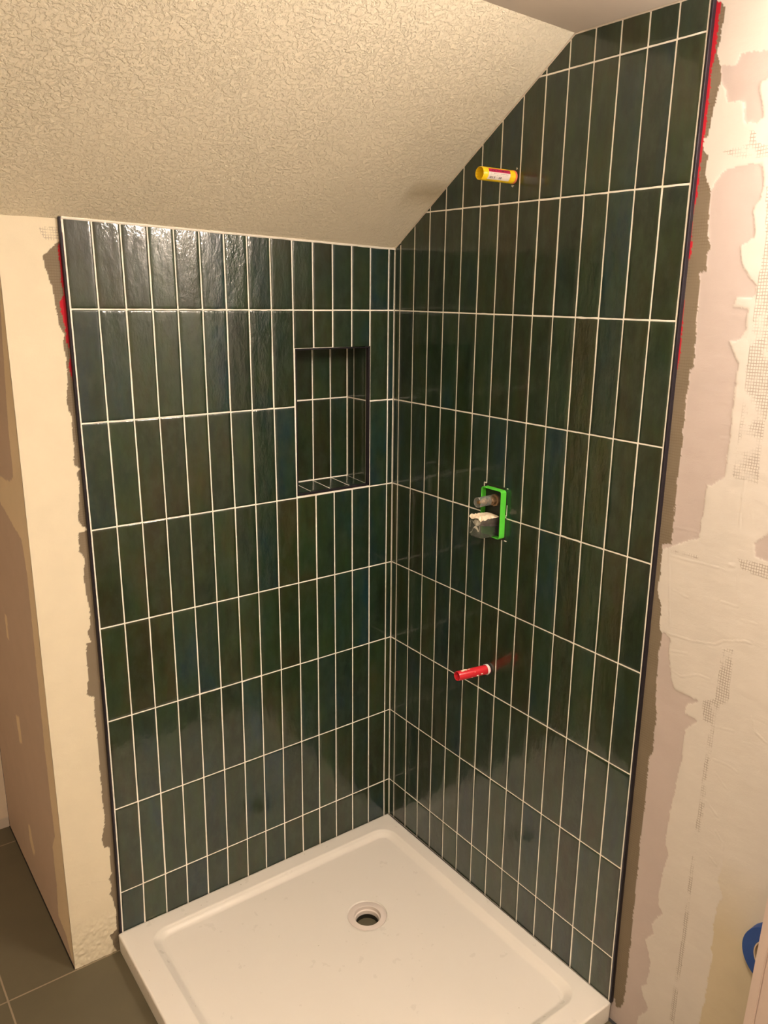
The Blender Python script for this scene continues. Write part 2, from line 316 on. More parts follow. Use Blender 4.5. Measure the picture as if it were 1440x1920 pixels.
def coated_wall(name, us, zs, to3d, base, coats, weave=(), comb=None, ridges=(), rough_low=None, parent=None, seed=0, jit=2.2):
    """a dense sheet in the wall plane; every coat is a real raised layer with its own colour."""
    U, Z = np.meshgrid(us, zs); 
    JU = fbm(U, Z, 0.06, 4, seed) * jit * 2.6 + fbm(U, Z, 0.30, 2, seed + 33) * jit * 1.3; JZ = fbm(U, Z, 0.06, 4, seed + 91) * jit * 2.6 + fbm(U, Z, 0.30, 2, seed + 57) * jit * 1.3
    col = np.empty(U.shape + (3,)); col[:] = base; h = np.zeros(U.shape)
    for polys, colour, thick, mode in coats:
        msk = np.zeros(U.shape, bool)
        for P in polys: msk |= inside(P, U + JU, Z + JZ)
        if mode == 'streak': msk &= (fbm(U * 1.6, Z * 0.35, 0.12, 4, seed + 5) > -0.13 + 0.0 * U)
        if mode == 'fade':
            msk &= (fbm(U, Z, 0.25, 3, seed + 7) + (Z - 750) / 900.0 > -0.02) | (Z > 1700)
        if mode == 'blend':
            al = np.where(msk, np.clip((560 - Z) / 190.0, 0, 1), 0)[..., None]; col = col * (1 - al) + np.array(colour) * al; h = h * (1 - al[..., 0])
        elif mode != 'hole':
            col[msk] = colour; h = np.where(msk, thick + fbm(U, Z, 0.03, 3, seed + 3) * 0.25 * thick, h)
        else:
            col[msk] = colour; h = np.where(msk, 0.0, h)
    hb = blur(h)
    for i, P in enumerate(ridges):
        d = seg_dist(P, U + JU * 0.4, Z + JZ * 0.4); hb = hb + 0.34 * (0.4 + 1.4 * (fbm(U, Z, 0.05, 2, seed + i) + 0.4)) * np.exp(-(d / 1.2) ** 2) - 0.12 * np.exp(-((d - 3.5) / 2.0) ** 2)
    hb = hb + fbm(U, Z * 2.0, 0.02, 3, seed + 11) * 0.7
    if rough_low is not None: hb = hb + np.clip((rough_low - Z) / 60.0, 0, 1) * fbm(U, Z, 0.11, 4, seed + 13) * 5.0
    wv = np.zeros(U.shape + (3,))
    for P in weave: wv[..., 0] = np.maximum(wv[..., 0], inside(P, U + JU * 0.5, Z + JZ * 0.5))
    if comb is not None: wv[..., 1] = inside(comb, U, Z) & (np.abs(col[..., 0] - THINSET[0]) < 1e-6)
    V = to3d(U.ravel() / 1000, Z.ravel() / 1000, hb.ravel() / 1000)
    nz, nu = U.shape; idx = np.arange(nz * nu).reshape(nz, nu)
    F = np.stack([idx[:-1, :-1], idx[:-1, 1:], idx[1:, 1:], idx[1:, :-1]], -1).reshape(-1, 4)
    me = mesh_np(name, V, F)
    for nm, arr in (('coat', col), ('weave', wv)):
        a = me.color_attributes.new(nm, 'FLOAT_COLOR', 'POINT'); c = np.ones((nz * nu, 4), np.float32); c[:, :3] = arr.reshape(-1, 3); a.data.foreach_set('color', c.ravel())
    return link(name, me, PLASTER, parent, smooth=True)

# ------------------------------------------------------------------ setting: floor, ceilings, plain walls
FZ = -0.057; CZ = 2.1728
def quad_obj(name, pts, mat, parent=None):
    me = bpy.data.meshes.new(name); me.from_pydata(pts, [], [tuple(range(len(pts)))]); me.update(); return link(name, me, mat, parent)
def slab(name, lo, hi, mat, parent=None):
    bm = bmesh.new(); box(bm, lo, hi); return from_bm(name, bm, mat, parent)
tag(slab('floor', (-2.5, -3.0, FZ - 0.05), (0.0, 0.80, FZ), FLOOR), kind='structure')

# sloped ceiling: lower edge on the shower wall, upper edge at the flat ceiling
def slope_z(x, y):
    """height of the sloped ceiling over a point (x,y)"""
    zb = 1.776 + 0.035 * min(-x, 0.9); yt = -0.597 + 0.085 * x
    return zb + (CZ - zb) * (y / yt)
bm = bmesh.new(); nx, ny = 24, 24; g = []
for i in range(nx + 1):
    x = 0.012 - 2.512 * i / nx; row = []
    xx = max(-1.1, x); yt = -0.597 + 0.085 * xx
    for j in range(ny + 1):
        y = 0.80 + (yt - 0.80) * j / ny
        row.append(bm.verts.new((x, y, slope_z(xx, y))))
    g.append(row)
for i in range(nx):
    for j in range(ny): bm.faces.new((g[i][j], g[i + 1][j], g[i + 1][j + 1], g[i][j + 1]))
slope_o = from_bm('ceiling', bm, KNOCK, smooth=False); tag(slope_o, kind='structure')
sd = slope_o.modifiers.new('thickness', 'SOLIDIFY'); sd.thickness = 0.03; sd.offset = 0
sd.offset = 1.0
# make sure the sheet grows away from the room
me = slope_o.data
if me.polygons[0].normal.z < 0: me.flip_normals()
# flat ceiling
bm = bmesh.new(); top = []
xs = [0.012, -0.3, -0.7, -1.1, -2.5]
lowv = [bm.verts.new((x, -0.597 + 0.085 * max(-1.1, x) + 0.004, CZ)) for x in xs]; far = [bm.verts.new((x, -3.0, CZ)) for x in xs]
for i in range(len(xs) - 1): bm.faces.new((lowv[i], lowv[i + 1], far[i + 1], far[i]))
r = bmesh.ops.extrude_face_region(bm, geom=list(bm.faces))
for e in r['geom']:
    if isinstance(e, bmesh.types.BMVert): e.co.z += 0.04
tag(from_bm('ceiling', bm, FLATCEIL), kind='structure')
tag(slab('wall_front', (-2.5, -3.05, FZ - 0.05), (0.02, -3.0, CZ + 0.04), WALLPAINT), kind='structure')
tag(slab('wall_far_left', (-2.55, -3.0, FZ - 0.05), (-2.5, 0.80, CZ + 0.04), WALLPAINT), kind='structure')
# alcove back wall with ragged bottom
def t_alc(u, z, h): return np.stack([u, 0.735 - h, z], -1)
ao = coated_wall('wall_alcove', np.arange(-2500, -1005, 8.0), np.arange(-57, 1320, 8.0), t_alc, (0.74, 0.62, 0.50), [([[(-2600, -60), (-990, -60), (-990, -25), (-1040, -22), (-1100, -28), (-2600, -24)]], (0.60, 0.52, 0.45), 0.2, '')], seed=40)
tag(ao, kind='structure')

# right wall: drywall sheet with its coats, from behind the tile edge to the room's far end
def t_R(u, z, h): return np.stack([0.009 - h, u, z], -1)
us = np.concatenate([np.arange(-3000, -1330, 30.0), np.arange(-1330, -896, 2.2)]); zs = np.arange(-57, 2176, 2.4)
rw = coated_wall('wall_right', us, zs, t_R, COMPOUND,
    [([[(-5000, -200), (0, -200), (0, 3000), (-5000, 3000)]], COMPOUND, 0.7, ''), (PINK_R, PINK, 0, 'hole'), ([GREEN_R], GREENB, 0, 'blend'), ([THIN_R], THINSET, 0.5, ''), ([RED_R], REDC, 0.8, 'fade')],
    weave=MESH_R + [[(a - 5, b) for a, b in SEAM_R] + [(a + 5, b) for a, b in SEAM_R[::-1]]], comb=[(-1100, -100), (-800, -100), (-800, 3000), (-1100, 3000)], ridges=RIDGE_R, seed=3)
tag(rw, kind='structure')

# left wall: the plastered stub beside the tiling, and the face that turns into the alcove
def t_L(u, z, h): return np.stack([u, 0.009 - h, z], -1)
lw = coated_wall('wall_left', np.arange(-1011, -878, 2.0), np.arange(-57, 1812, 2.4), t_L, COMPOUND_WARMLIT,
    [([[(-5000, -200), (0, -200), (0, 3000), (-5000, 3000)]], COMPOUND_WARMLIT, 1.1, ''), ([THIN_L], THINSET, 0.3, ''), ([RED_L], REDC, 0.7, '')],
    weave=MESH_L, comb=[(-1100, 1000), (-800, 1000), (-800, 3000), (-1100, 3000)], ridges=RIDGE_L, rough_low=90, seed=9, jit=1.8)
tag(lw, kind='structure')
def t_ret(u, z, h): return np.stack([-1.011 - h, u, z], -1)
rt = coated_wall('side_face', np.concatenate([np.arange(8.5, 200, 2.5), np.arange(200, 736, 6.0)]), np.arange(-57, 1812, 4.0), t_ret, (0.60, 0.47, 0.38),
    [([STRIP_RET] + NAIL_RET, (0.84, 0.70, 0.50), 0.6, '')], parent=lw, seed=21)
# dark strip painted as the shadow along the foot of the side face
bm = bmesh.new(); box(bm, (-1.0135, 0.01, FZ), (-1.0105, 0.73, FZ + 0.004)); from_bm('foot_shade', bm, simple('gap_shade', (0.02, 0.017, 0.013), 0.9), lw)
# backing board behind the left tiling and round the niche
bm = bmesh.new()
for lo, hi in (((-1.010, 0.0125, FZ), (-0.325, 0.03, 1.84)), ((-0.08, 0.0125, FZ), (0.02, 0.03, 1.84)), ((-0.325, 0.0125, FZ), (-0.08, 0.03, 1.12)), ((-0.325, 0.0125, 1.52), (-0.08, 0.03, 1.84)), ((-1.010, 0.70, FZ), (0.02, 0.735, 1.84))): box(bm, lo, hi)
from_bm('backing_board', bm, WALLPAINT, lw)

# ------------------------------------------------------------------ tiling
B = 0.248
ROWZ_L = {0: (1.860, 1.860), 1: (1.6172, 1.6119), 2: (1.3677, 1.3653), 3: (1.1179, 1.1194), 4: (0.8707, 0.8757), 5: (0.6222, 0.6299), 6: (0.3716, 0.3804), 7: (0.1211, 0.1295), 8: (0.0, 0.0)}
ROWZ_R = {-2: (2.3550, 2.3570), -1: (2.1075, 2.1107), 0: (1.8605, 1.8600), 1: (1.6119, 1.6121), 2: (1.3653, 1.3650), 3: (1.1194, 1.1187), 4: (0.8757, 0.8701), 5: (0.6299, 0.6213), 6: (0.3804, 0.3730), 7: (0.1295, 0.1218), 8: (0.0, 0.0)}
COL_L = [-0.0199, -0.0821, -0.1425, -0.2035, -0.2637, -0.3239, -0.3864, -0.4493, -0.5094, -0.5718, -0.6336, -0.6948, -0.7558, -0.8175, -0.8780]
COL_R = [-0.0243, -0.0843, -0.1463, -0.2076, -0.2699, -0.3333, -0.3964, -0.4592, -0.5215, -0.5835, -0.6479, -0.7106, -0.7745, -0.8376, -0.8977]
EDGE_L = ([0, .12, .37, .62, .87, 1.12, 1.37, 1.62, 1.81], [-.8837, -.8800, -.8767, -.8750, -.8748, -.8752, -.8774, -.8780, -.8805])
EDGE_R = ([0, .12, .37, .62, .87, 1.12, 1.37, 1.61, 1.86, 2.11, 2.2], [-.9020, -.9005, -.8995, -.8988, -.8985, -.8970, -.8970, -.8974, -.8980, -.9003, -.9010])
CORNER = ([0, .13, .38, .63, .87, 1.12, 1.36, 1.61, 1.78, 2.2], [.0043, .0023, .0015, .0007, -.0008, -.0014, -.0025, -.003, -.003, -.003])
def corner_x(z): return float(np.interp(z, *CORNER))
def ptL(c, r):
    """c: column position 0..1 measured along the wall (metres at the reference row); r: row coordinate -> 3D point"""
    t = -c / 0.878; r0 = math.floor(min(r, 7.9999)); f = r - r0
    a = ROWZ_L[r0]; b = ROWZ_L[r0 + 1]; z = (a[0] * t + a[1] * (1 - t)) * (1 - f) + (b[0] * t + b[1] * (1 - t)) * f
    e = float(np.interp(z, *EDGE_L)); cx = corner_x(z)
    return Vector((cx * (1 - t) + c + (e + 0.878) * t, 0, z))
def ptR(c, r):
    t = -c / 0.8977; r0 = math.floor(min(r, 7.9999)); f = r - r0
    a = ROWZ_R[r0]; b = ROWZ_R[r0 + 1]; z = (a[0] * (1 - t) + a[1] * t) * (1 - f) + (b[0] * (1 - t) + b[1] * t) * f
    e = float(np.interp(z, *EDGE_R)); cx = corner_x(z)
    return Vector((cx * (1 - t), c + (e + 0.8977) * t, z))
GAP = 0.0031
class TileSet:
    def __init__(s): s.bm = bmesh.new(); s.lay = s.bm.verts.layers.float_color.new('tile_rand')
    def add(s, p00, p10, p11, p01, normal, ripple=None, nu=7, nv=22, gap=GAP, clip=None, seedtone=None, inset=(1, 1, 1, 1)):
        """corner points of the cell (between grout centres); p00-p10 runs along the width, p00-p01 along the height"""
        w = ((p10 - p00).length + (p11 - p01).length) / 2; h = ((p01 - p00).length + (p11 - p10).length) / 2
        if w < 0.006 or h < 0.006: return
        nrm = Vector(normal); g = gap / 2
        rnd = (random.random(), random.random(), ripple if ripple is not None else (random.random() ** 3) * 0.55 + 0.06)
        tu, tv = random.gauss(0, 0.0016), random.gauss(0, 0.0010); dep = random.gauss(0, 0.00012)
        ph = random.random() * 6.28
        us_ = [0.0, 0.0012, 0.003, 0.007] ; 
        def axis(L_, n):
            a = [x for x in us_ if x < L_ / 2 - 0.004]; mid = list(np.linspace(a[-1], L_ - a[-1], n))[1:-1]
            return a + mid + [L_ - x for x in reversed(a)]
        LW, LH = w - gap, h - gap
        U = axis(LW, nu); Vv = axis(LH, nv if LH > 0.1 else 8)
        rows = []
        for b_ in Vv:
            row = []
            for a_ in U:
                fu, fv = (g + a_) / w, (g + b_) / h
                p = (p00 * (1 - fu) + p10 * fu) * (1 - fv) + (p01 * (1 - fu) + p11 * fu) * fv
                e = min(a_, LW - a_, b_, LH - b_)
                d = -0.0010 * math.exp(-e / 0.0016)
                d += (a_ - LW / 2) * tu + (b_ - LH / 2) * tv * 0.6 + dep
                d += 0.00014 * rnd[2] * 2 * math.sin(a_ * 150 + ph + 2 * math.sin(b_ * 21 + ph))
                v = s.bm.verts.new(p + nrm * d); v[s.lay] = (*rnd, 1); row.append(v)
            rows.append(row)
        fs = []
        for j in range(len(rows) - 1):
            for i in range(len(rows[0]) - 1): fs.append(s.bm.faces.new((rows[j][i], rows[j][i + 1], rows[j + 1][i + 1], rows[j + 1][i])))
        rim = rows[0] + [r_[-1] for r_ in rows[1:]] + rows[-1][-2::-1] + [r_[0] for r_ in rows[-2:0:-1]]
        low = []
        for v in rim:
            q = s.bm.verts.new(v.co - nrm * 0.006); q[s.lay] = (*rnd, 1); low.append(q)
        for k in range(len(rim)):
            k2 = (k + 1) % len(rim); fs.append(s.bm.faces.new((rim[k], low[k], low[k2], rim[k2])))
        if clip is not None:
            co, no = clip
            vs = {v for f in fs for v in f.verts}; es = {e for f in fs for e in f.edges}
            bmesh.ops.bisect_plane(s.bm, geom=list(vs) + list(es) + fs, plane_co=co, plane_no=no, clear_outer=True)
    def build(s, name, parent):
        bmesh.ops.recalc_face_normals(s.bm, faces=s.bm.faces)
        me = bpy.data.meshes.new(name); s.bm.to_mesh(me); s.bm.free(); o = link(name, me, TILE, parent, smooth=True)
        me.set_sharp_from_angle(angle=math.radians(60)); return o

# left wall field; the niche takes columns 1..5 between z=1.1225 and z=1.517
NX0, NX1, NZ0, NZ1 = -0.3222, -0.0835, 1.1225, 1.5165
def rowtop(z): return 1 + (1.6150 - z) / (1.6150 - 1.3660)
SLOPE_N = Vector((0, 0.0, 1))
ts = TileSet()
edges = [0.0] + COL_L
ripL = {(6, 0): .30, (7, 0): .45, (8, 0): .7, (9, 0): .45, (10, 0): .5, (11, 0): .26, (12, 0): .20, (13, 0): .20, (14, 0): .16, (6, 1): .55, (7, 1): 1.0, (8, 1): .35, (9, 1): .45, (10, 1): .35, (11, 1): .4, (12, 1): .4, (13, 1): .5, (7, 2): .7, (5, 0): .4}
for k in range(len(edges) - 1):
    a, b_ = edges[k + 1], edges[k]
    for r in range(0, 8):
        z_top = slope_z(a, 0) - 0.004
        lo, hi = r, r + 1
        if r == 0:
            cn = ptL(a, 0); p01 = ptL(a, 0); p11 = ptL(b_, 0)
        spans = [(lo, hi)]
        if 2 <= k <= 5:
            if r == 1: spans = [(1, rowtop(NZ1))]
            if r == 2: spans = []
        for s0, s1 in spans:
            p00, p10, p11, p01 = ptL(a, s1), ptL(b_, s1), ptL(b_, s0), ptL(a, s0)
            if r == 7: p00.z -= 0.003; p10.z -= 0.003
            clip = None
            if r == 0: clip = (Vector((0, 0, 1.7725)), Vector((0.033, 0, 1)).normalized())
            col = k - 1
            ts.add(p00, p10, p11, p01, (0, -1, 0), ripL.get((k - 0, r)), clip=clip)
tl = ts.build('wall_tiles', lw)

# right wall field
ts = TileSet(); edges = [0.0] + COL_R
ripR = {(4, 1): .35, (11, 1): 1.0, (12, 1): .6, (11, 2): .75, (12, 2): .7, (10, 1): .5, (11, 0): .9, (11, 3): .9, (12, 3): .6, (6, 0): .6, (7, 0): .5, (11, 4): .8, (12, 5): .6, (3, 3): .6}
for k in range(len(edges) - 1):
    a, b_ = edges[k + 1], edges[k]
    for r in range(-2, 8):
        p00, p10, p11, p01 = ptR(a, r + 1), ptR(b_, r + 1), ptR(b_, r), ptR(a, r)
        if r == 7: p00.z -= 0.003; p10.z -= 0.003
        # skip cells wholly above the slope / ceiling
        def lim(y): return min(CZ, 1.776 + (CZ - 1.776) * (-y / 0.597))
        if p00.z > lim(a) - 0.004: continue
        clips = []
        if p01.z > min(lim(a), lim(b_)) - 0.004:
            no = Vector((0, (CZ - 1.776) / 0.597, 1)).normalized()
            clips.append((Vector((0, 0, 1.776 - 0.003)), no))
        n0 = len(ts.bm.faces)
        ts.bm.faces.ensure_lookup_table()
        before = set(ts.bm.faces)
        ts.add(p00, p10, p11, p01, (-1, 0, 0), ripR.get((k, r)), clip=clips[0] if clips else None)
        if p01.z > CZ - 0.004:
            new = [f for f in ts.bm.faces if f not in before]
            vs = {v for f in new for v in f.verts}; es = {e for f in new for e in f.edges}
            bmesh.ops.bisect_plane(ts.bm, geom=list(vs) + list(es) + new, plane_co=(0, 0, CZ - 0.003), plane_no=(0, 0, 1), clear_outer=True)
tr = ts.build('wall_tiles', rw)

# grout beds
def sheet(name, quads, mat, parent):
    me = bpy.data.meshes.new(name); V = [p for q in quads for p in q]; me.from_pydata(V, [], [tuple(range(4 * i, 4 * i + 4)) for i in range(len(quads))]); me.update(); return link(name, me, mat, parent)
GD = 0.0010
def gl(x0, x1, z0, z1):
    out = []; n = 8
    for i in range(n):
        za, zb = z0 + (z1 - z0) * i / n, z0 + (z1 - z0) * (i + 1) / n
        def X(x, z):
            if x == 'edge': return float(np.interp(z, *EDGE_L)) - 0.0015
            if x == 'corner': return corner_x(z)
            return x
        out.append(((X(x0, za), GD, za), (X(x1, za), GD, za), (X(x1, zb), GD, zb), (X(x0, zb), GD, zb)))
    return out
q = gl('edge', NX0, -0.003, 1.775) + gl(NX0, NX1, -0.003, NZ0) + gl(NX0, NX1, NZ1, 1.775) + gl(NX1, 'corner', -0.003, 1.775)
q.append(((-.8825, GD, 1.775), (0.0, GD, 1.775), (0.0, GD, 1.776), (-.8825, GD, 1.806)))
sheet('grout', q, GROUT, lw)
q = []
n = 16
for i in range(n):
    za, zb = -0.003 + 2.178 * i / n, -0.003 + 2.178 * (i + 1) / n
    def yy(z): return 0.0 if z < 1.776 else max(-(z - 1.776) / (CZ - 1.776) * 0.597, -0.597)
    def ed(z): return float(np.interp(z, *EDGE_R)) - 0.0015
    def xr(z, y): return corner_x(z) * (1 + y / .9) + GD
    q.append(((xr(za, yy(za)), yy(za), za), (xr(za, -.9), ed(za), za), (xr(zb, -.9), ed(zb), zb), (xr(zb, yy(zb)), yy(zb), zb)))
sheet('grout', q, GROUT, rw)

# niche: back, side, floor and top tiles recessed 105 mm
ND = 0.106; ZB, ZT = 1.1345, 1.5135; XI0, XI1 = -0.3180, -0.0896
nt_ = TileSet()
bx = [XI0 + 0.001, -0.2690, -0.2060, -0.1470, XI1]
def V3(x, y, z): return Vector((x, y, z))
for i in range(4):
    for z0, z1 in ((ZB, 1.3660), (1.3660, ZT)): nt_.add(V3(bx[i], ND, z0), V3(bx[i + 1], ND, z0), V3(bx[i + 1], ND, z1), V3(bx[i], ND, z1), (0, -1, 0), 0.12)
ys = [0.0125, 0.073, ND]
for i in range(2):
    for z0, z1 in ((ZB - .008, 1.3660), (1.3660, ZT)):
        nt_.add(V3(XI1, ys[i], z0), V3(XI1, ys[i + 1], z0), V3(XI1, ys[i + 1], z1), V3(XI1, ys[i], z1), (-1, 0, 0), 0.1)
        nt_.add(V3(XI0, ys[i], z0), V3(XI0, ys[i + 1], z0), V3(XI0, ys[i + 1], z1), V3(XI0, ys[i], z1), (1, 0, 0), 0.1)
fx = [XI0, -0.2730, -0.2100, -0.1455, XI1]
for i in range(4):
    nt_.add(V3(fx[i], 0.0095, NZ0 + .0065), V3(fx[i + 1], 0.0095, NZ0 + .0065), V3(fx[i + 1], ND, ZB), V3(fx[i], ND, ZB), (0, 0, 1), 0.1)
    nt_.add(V3(fx[i], 0.0125, ZT), V3(fx[i + 1], 0.0125, ZT), V3(fx[i + 1], ND, ZT), V3(fx[i], ND, ZT), (0, 0, -1), 0.1)
niche = nt_.build('niche', lw)
e = 0.001
sheet('niche_grout', [((XI0 - e, ND + e, ZB - .02), (XI1 + e, ND + e, ZB - .02), (XI1 + e, ND + e, ZT + e), (XI0 - e, ND + e, ZT + e)),
    ((XI1 + e, 0.0095, ZB - .02), (XI1 + e, ND + e, ZB - .02), (XI1 + e, ND + e, ZT + e), (XI1 + e, 0.0095, ZT + e)),
    ((XI0 - e, 0.0095, ZB - .02), (XI0 - e, ND + e, ZB - .02), (XI0 - e, ND + e, ZT + e), (XI0 - e, 0.0095, ZT + e)),
    ((XI0, 0.0085, NZ0 + .0055), (XI1, 0.0085, NZ0 + .0055), (XI1, ND + e, ZB - e), (XI0, ND + e, ZB - e)),
    ((XI0, 0.0085, ZT + e), (XI1, 0.0085, ZT + e), (XI1, ND + e, ZT + e), (XI0, ND + e, ZT + e))], GROUT, niche)
bm = bmesh.new(); t0 = 0.0016
box(bm, (NX0 + .0016, 0.0001, NZ0 + .0016), (NX1 - .0016, 0.0115, NZ0 + 0.0062), 0.0004)
box(bm, (NX0 + .0016, 0.0001, NZ1 - 0.0042), (NX1 - .0016, 0.0115, NZ1 - .0016), 0.0004)
box(bm, (NX0 + .0016, 0.0001, NZ0 + .0016), (NX0 + 0.0036, 0.0115, NZ1 - .0016), 0.0004)
box(bm, (NX1 - 0.0066, 0.0001, NZ0 + .0016), (NX1 - .0016, 0.0115, NZ1 - .0016), 0.0004)
from_bm('niche_edging', bm, BLACK, niche)

# black edging profiles, following the slightly wavering tile edge
def profile(name, edge, z0, z1, side):
    bm = bmesh.new(); rings = []
    n = 40
    for i in range(n + 1):
        z = z0 + (z1 - z0) * i / n; e_ = float(np.interp(z, *edge)) - 0.0026
        sec = [(e_, 0.0040), (e_, -0.0002), (e_ - 0.0020, -0.0008), (e_ - 0.0042, -0.0006), (e_ - 0.0052, 0.0004), (e_ - 0.0054, 0.0095), (e_ - 0.0054, 0.0095)]
        ring = [bm.verts.new((u, d, z) if side == 'L' else (d, u, z)) for u, d in sec[:-1]]; rings.append(ring)
    for i in range(n):
        for j in range(len(rings[0]) - 1): bm.faces.new((rings[i][j], rings[i][j + 1], rings[i + 1][j + 1], rings[i + 1][j]))
    bm.faces.new(rings[0]); bm.faces.new(rings[-1])
    o = from_bm(name, bm, BLACK); return tag(o, kind='structure')
profile('trim_1', EDGE_L, -0.003, 1.806, 'L')
profile('trim_2', EDGE_R, -0.003, CZ - 0.0005, 'R')
# caulk bead where the left tiling meets the slope
bm = bmesh.new(); seg = 40; R_ = []
for i in range(seg + 1):
    x = -0.8815 + 0.8815 * i / seg; z = slope_z(x, 0) ; w = 0.0016 + 0.0007 * math.sin(i * 1.9) * math.sin(i * .7)
    R_.append([bm.verts.new((x, 0.003, z - 0.0042 - w)), bm.verts.new((x, -0.0004, z - 0.0030 - w)), bm.verts.new((x, -0.0020, z - 0.0005)), bm.verts.new((x, 0.003, z + 0.002))])
for i in range(seg):
    for j in range(3): bm.faces.new((R_[i][j], R_[i][j + 1], R_[i + 1][j + 1], R_[i + 1][j]))
tag(from_bm('trim_3', bm, CAULK, smooth=True), kind='structure')
# thin bead along the slope and ceiling on the right wall
bm = bmesh.new(); R_ = []
pts = [(-0.0 - 0.597 * i / 24, 1.776 + (CZ - 1.776) * i / 24) for i in range(25)] + [(-0.597 - 0.305 * i / 12, CZ) for i in range(1, 13)]
for i, (y, z) in enumerate(pts):
    w = 0.0022 + 0.0006 * math.sin(i * 2.1); cx = corner_x(z) * (1 + y / .9)
    R_.append([bm.verts.new((cx + 0.002, y, z - w - 0.001)), bm.verts.new((cx - 0.0010, y, z - w)), bm.verts.new((cx - 0.0026, y, z - 0.0002)), bm.verts.new((cx + 0.002, y, z + 0.002))])
for i in range(len(R_) - 1):
    for j in range(3): bm.faces.new((R_[i][j], R_[i][j + 1], R_[i + 1][j + 1], R_[i + 1][j]))
tag(from_bm('trim_4', bm, simple('dull_caulk', (0.60, 0.51, 0.41), 0.6), smooth=True), kind='structure')

# ------------------------------------------------------------------ shower tray
DC = (-0.304, -0.313)
TX, TY = 0.8965, 0.9105
def sd_round(x, y):
    cx, cy = (-0.833 - 0.040) / 2, (-0.852 - 0.046) / 2; hx, hy = (0.833 - 0.040) / 2, (0.852 - 0.046) / 2; r = 0.052
    qx = np.abs(x - cx) - (hx - r); qy = np.abs(y - cy) - (hy - r)
    return -(np.hypot(np.maximum(qx, 0), np.maximum(qy, 0)) + np.minimum(np.maximum(qx, qy), 0) - r)
def tray_h(x, y):
    s = sd_round(x, y); rr = np.hypot(x - DC[0], y - DC[1])
    lip = np.clip(s / 0.006, 0, 1); lip = lip * lip * (3 - 2 * lip)
    cov = np.clip((s - 0.003) / 0.022, 0, 1); cov = cov * cov * (3 - 2 * cov)
    sl = np.clip(s / 0.30, 0, 1)
    return -0.0030 * lip - 0.0115 * cov - 0.0060 * sl * np.clip(1 - rr / 0.75, 0, 1)
def dense(lo, hi, dr):
    a = list(np.arange(lo, lo + 0.085, 0.0022)); b = list(np.arange(hi - 0.085, hi + 1e-6, 0.0022)); mid = []
    x = a[-1]
    while x < b[0] - 0.004:
        x += 0.003 if abs(x - dr) < 0.07 else 0.0065; mid.append(x)
    return np.array(a + [m_ for m_ in mid if m_ < b[0] - 0.001] + b)
xs = dense(-TX + 0.005, -0.0005, DC[0]); ys_ = dense(-TY + 0.005, -0.0005, DC[1])
X, Y = np.meshgrid(xs, ys_); Zt = tray_h(X, Y)
R = np.hypot(X - DC[0], Y - DC[1]); A = np.arctan2(Y - DC[1], X - DC[0]); snap = np.abs(R - 0.0570) < 0.0017
Xs = np.where(snap, DC[0] + 0.0570 * np.cos(A), X); Ys = np.where(snap, DC[1] + 0.0570 * np.sin(A), Y)
Xs = Xs * (1 + 0.0075 * (-Ys) / 0.9)
bm = bmesh.new(); ny_, nx_ = X.shape
vv = [[bm.verts.new((Xs[j, i], Ys[j, i], Zt[j, i])) for i in range(nx_)] for j in range(ny_)]
for j in range(ny_ - 1):
    for i in range(nx_ - 1):
        if max(R[j, i], R[j + 1, i], R[j, i + 1], R[j + 1, i + 1]) < 0.0587 and min(R[j, i], R[j + 1, i], R[j, i + 1], R[j + 1, i + 1]) < 0.0553: continue
        bm.faces.new((vv[j][i], vv[j][i + 1], vv[j + 1][i + 1], vv[j + 1][i]))
per = [vv[0][i] for i in range(nx_)] + [vv[j][-1] for j in range(1, ny_)] + [vv[-1][i] for i in range(nx_ - 2, -1, -1)] + [vv[j][0] for j in range(ny_ - 2, 0, -1)]
nr = [(0, -1)] * nx_ + [(1, 0)] * (ny_ - 1) + [(0, 1)] * (nx_ - 1) + [(-1, 0)] * (ny_ - 2)
nr[0] = (-1, -1); nr[nx_ - 1] = (1, -1); nr[nx_ + ny_ - 2] = (1, 1); nr[2 * nx_ + ny_ - 3] = (-1, 1)
prev = per
for k in range(1, 7):
    if k < 6: a = math.radians(18 * k); o_, dz = 0.005 * math.sin(a), -0.005 * (1 - math.cos(a))
    else: o_, dz = 0.0035, FZ + 0.001
    cur = []
    for v, n_ in zip(per, nr):
        ox = n_[0] * o_ * (0.06 if n_[0] > 0 else 1); oy = n_[1] * o_ * (0.06 if n_[1] > 0 else 1)
        cur.append(bm.verts.new((v.co.x + ox, v.co.y + oy, dz)))
    for i in range(len(per)):
        i2 = (i + 1) % len(per); bm.faces.new((prev[i], prev[i2], cur[i2], cur[i]))
    prev = cur
# remove loose verts inside the drain
bmesh.ops.delete(bm, geom=[v for v in bm.verts if not v.link_faces], context='VERTS')
tray = from_bm('shower_tray', bm, TRAY, smooth=True)
tag(tray, 'square white shower tray with a round drain, on the floor in the tiled corner', 'shower tray')
zc = float(tray_h(np.array(DC[0]), np.array(DC[1])))
RING = simple('white_drain_plastic', (0.78, 0.70, 0.66), 0.35, var=0.04)
bm = bmesh.new()
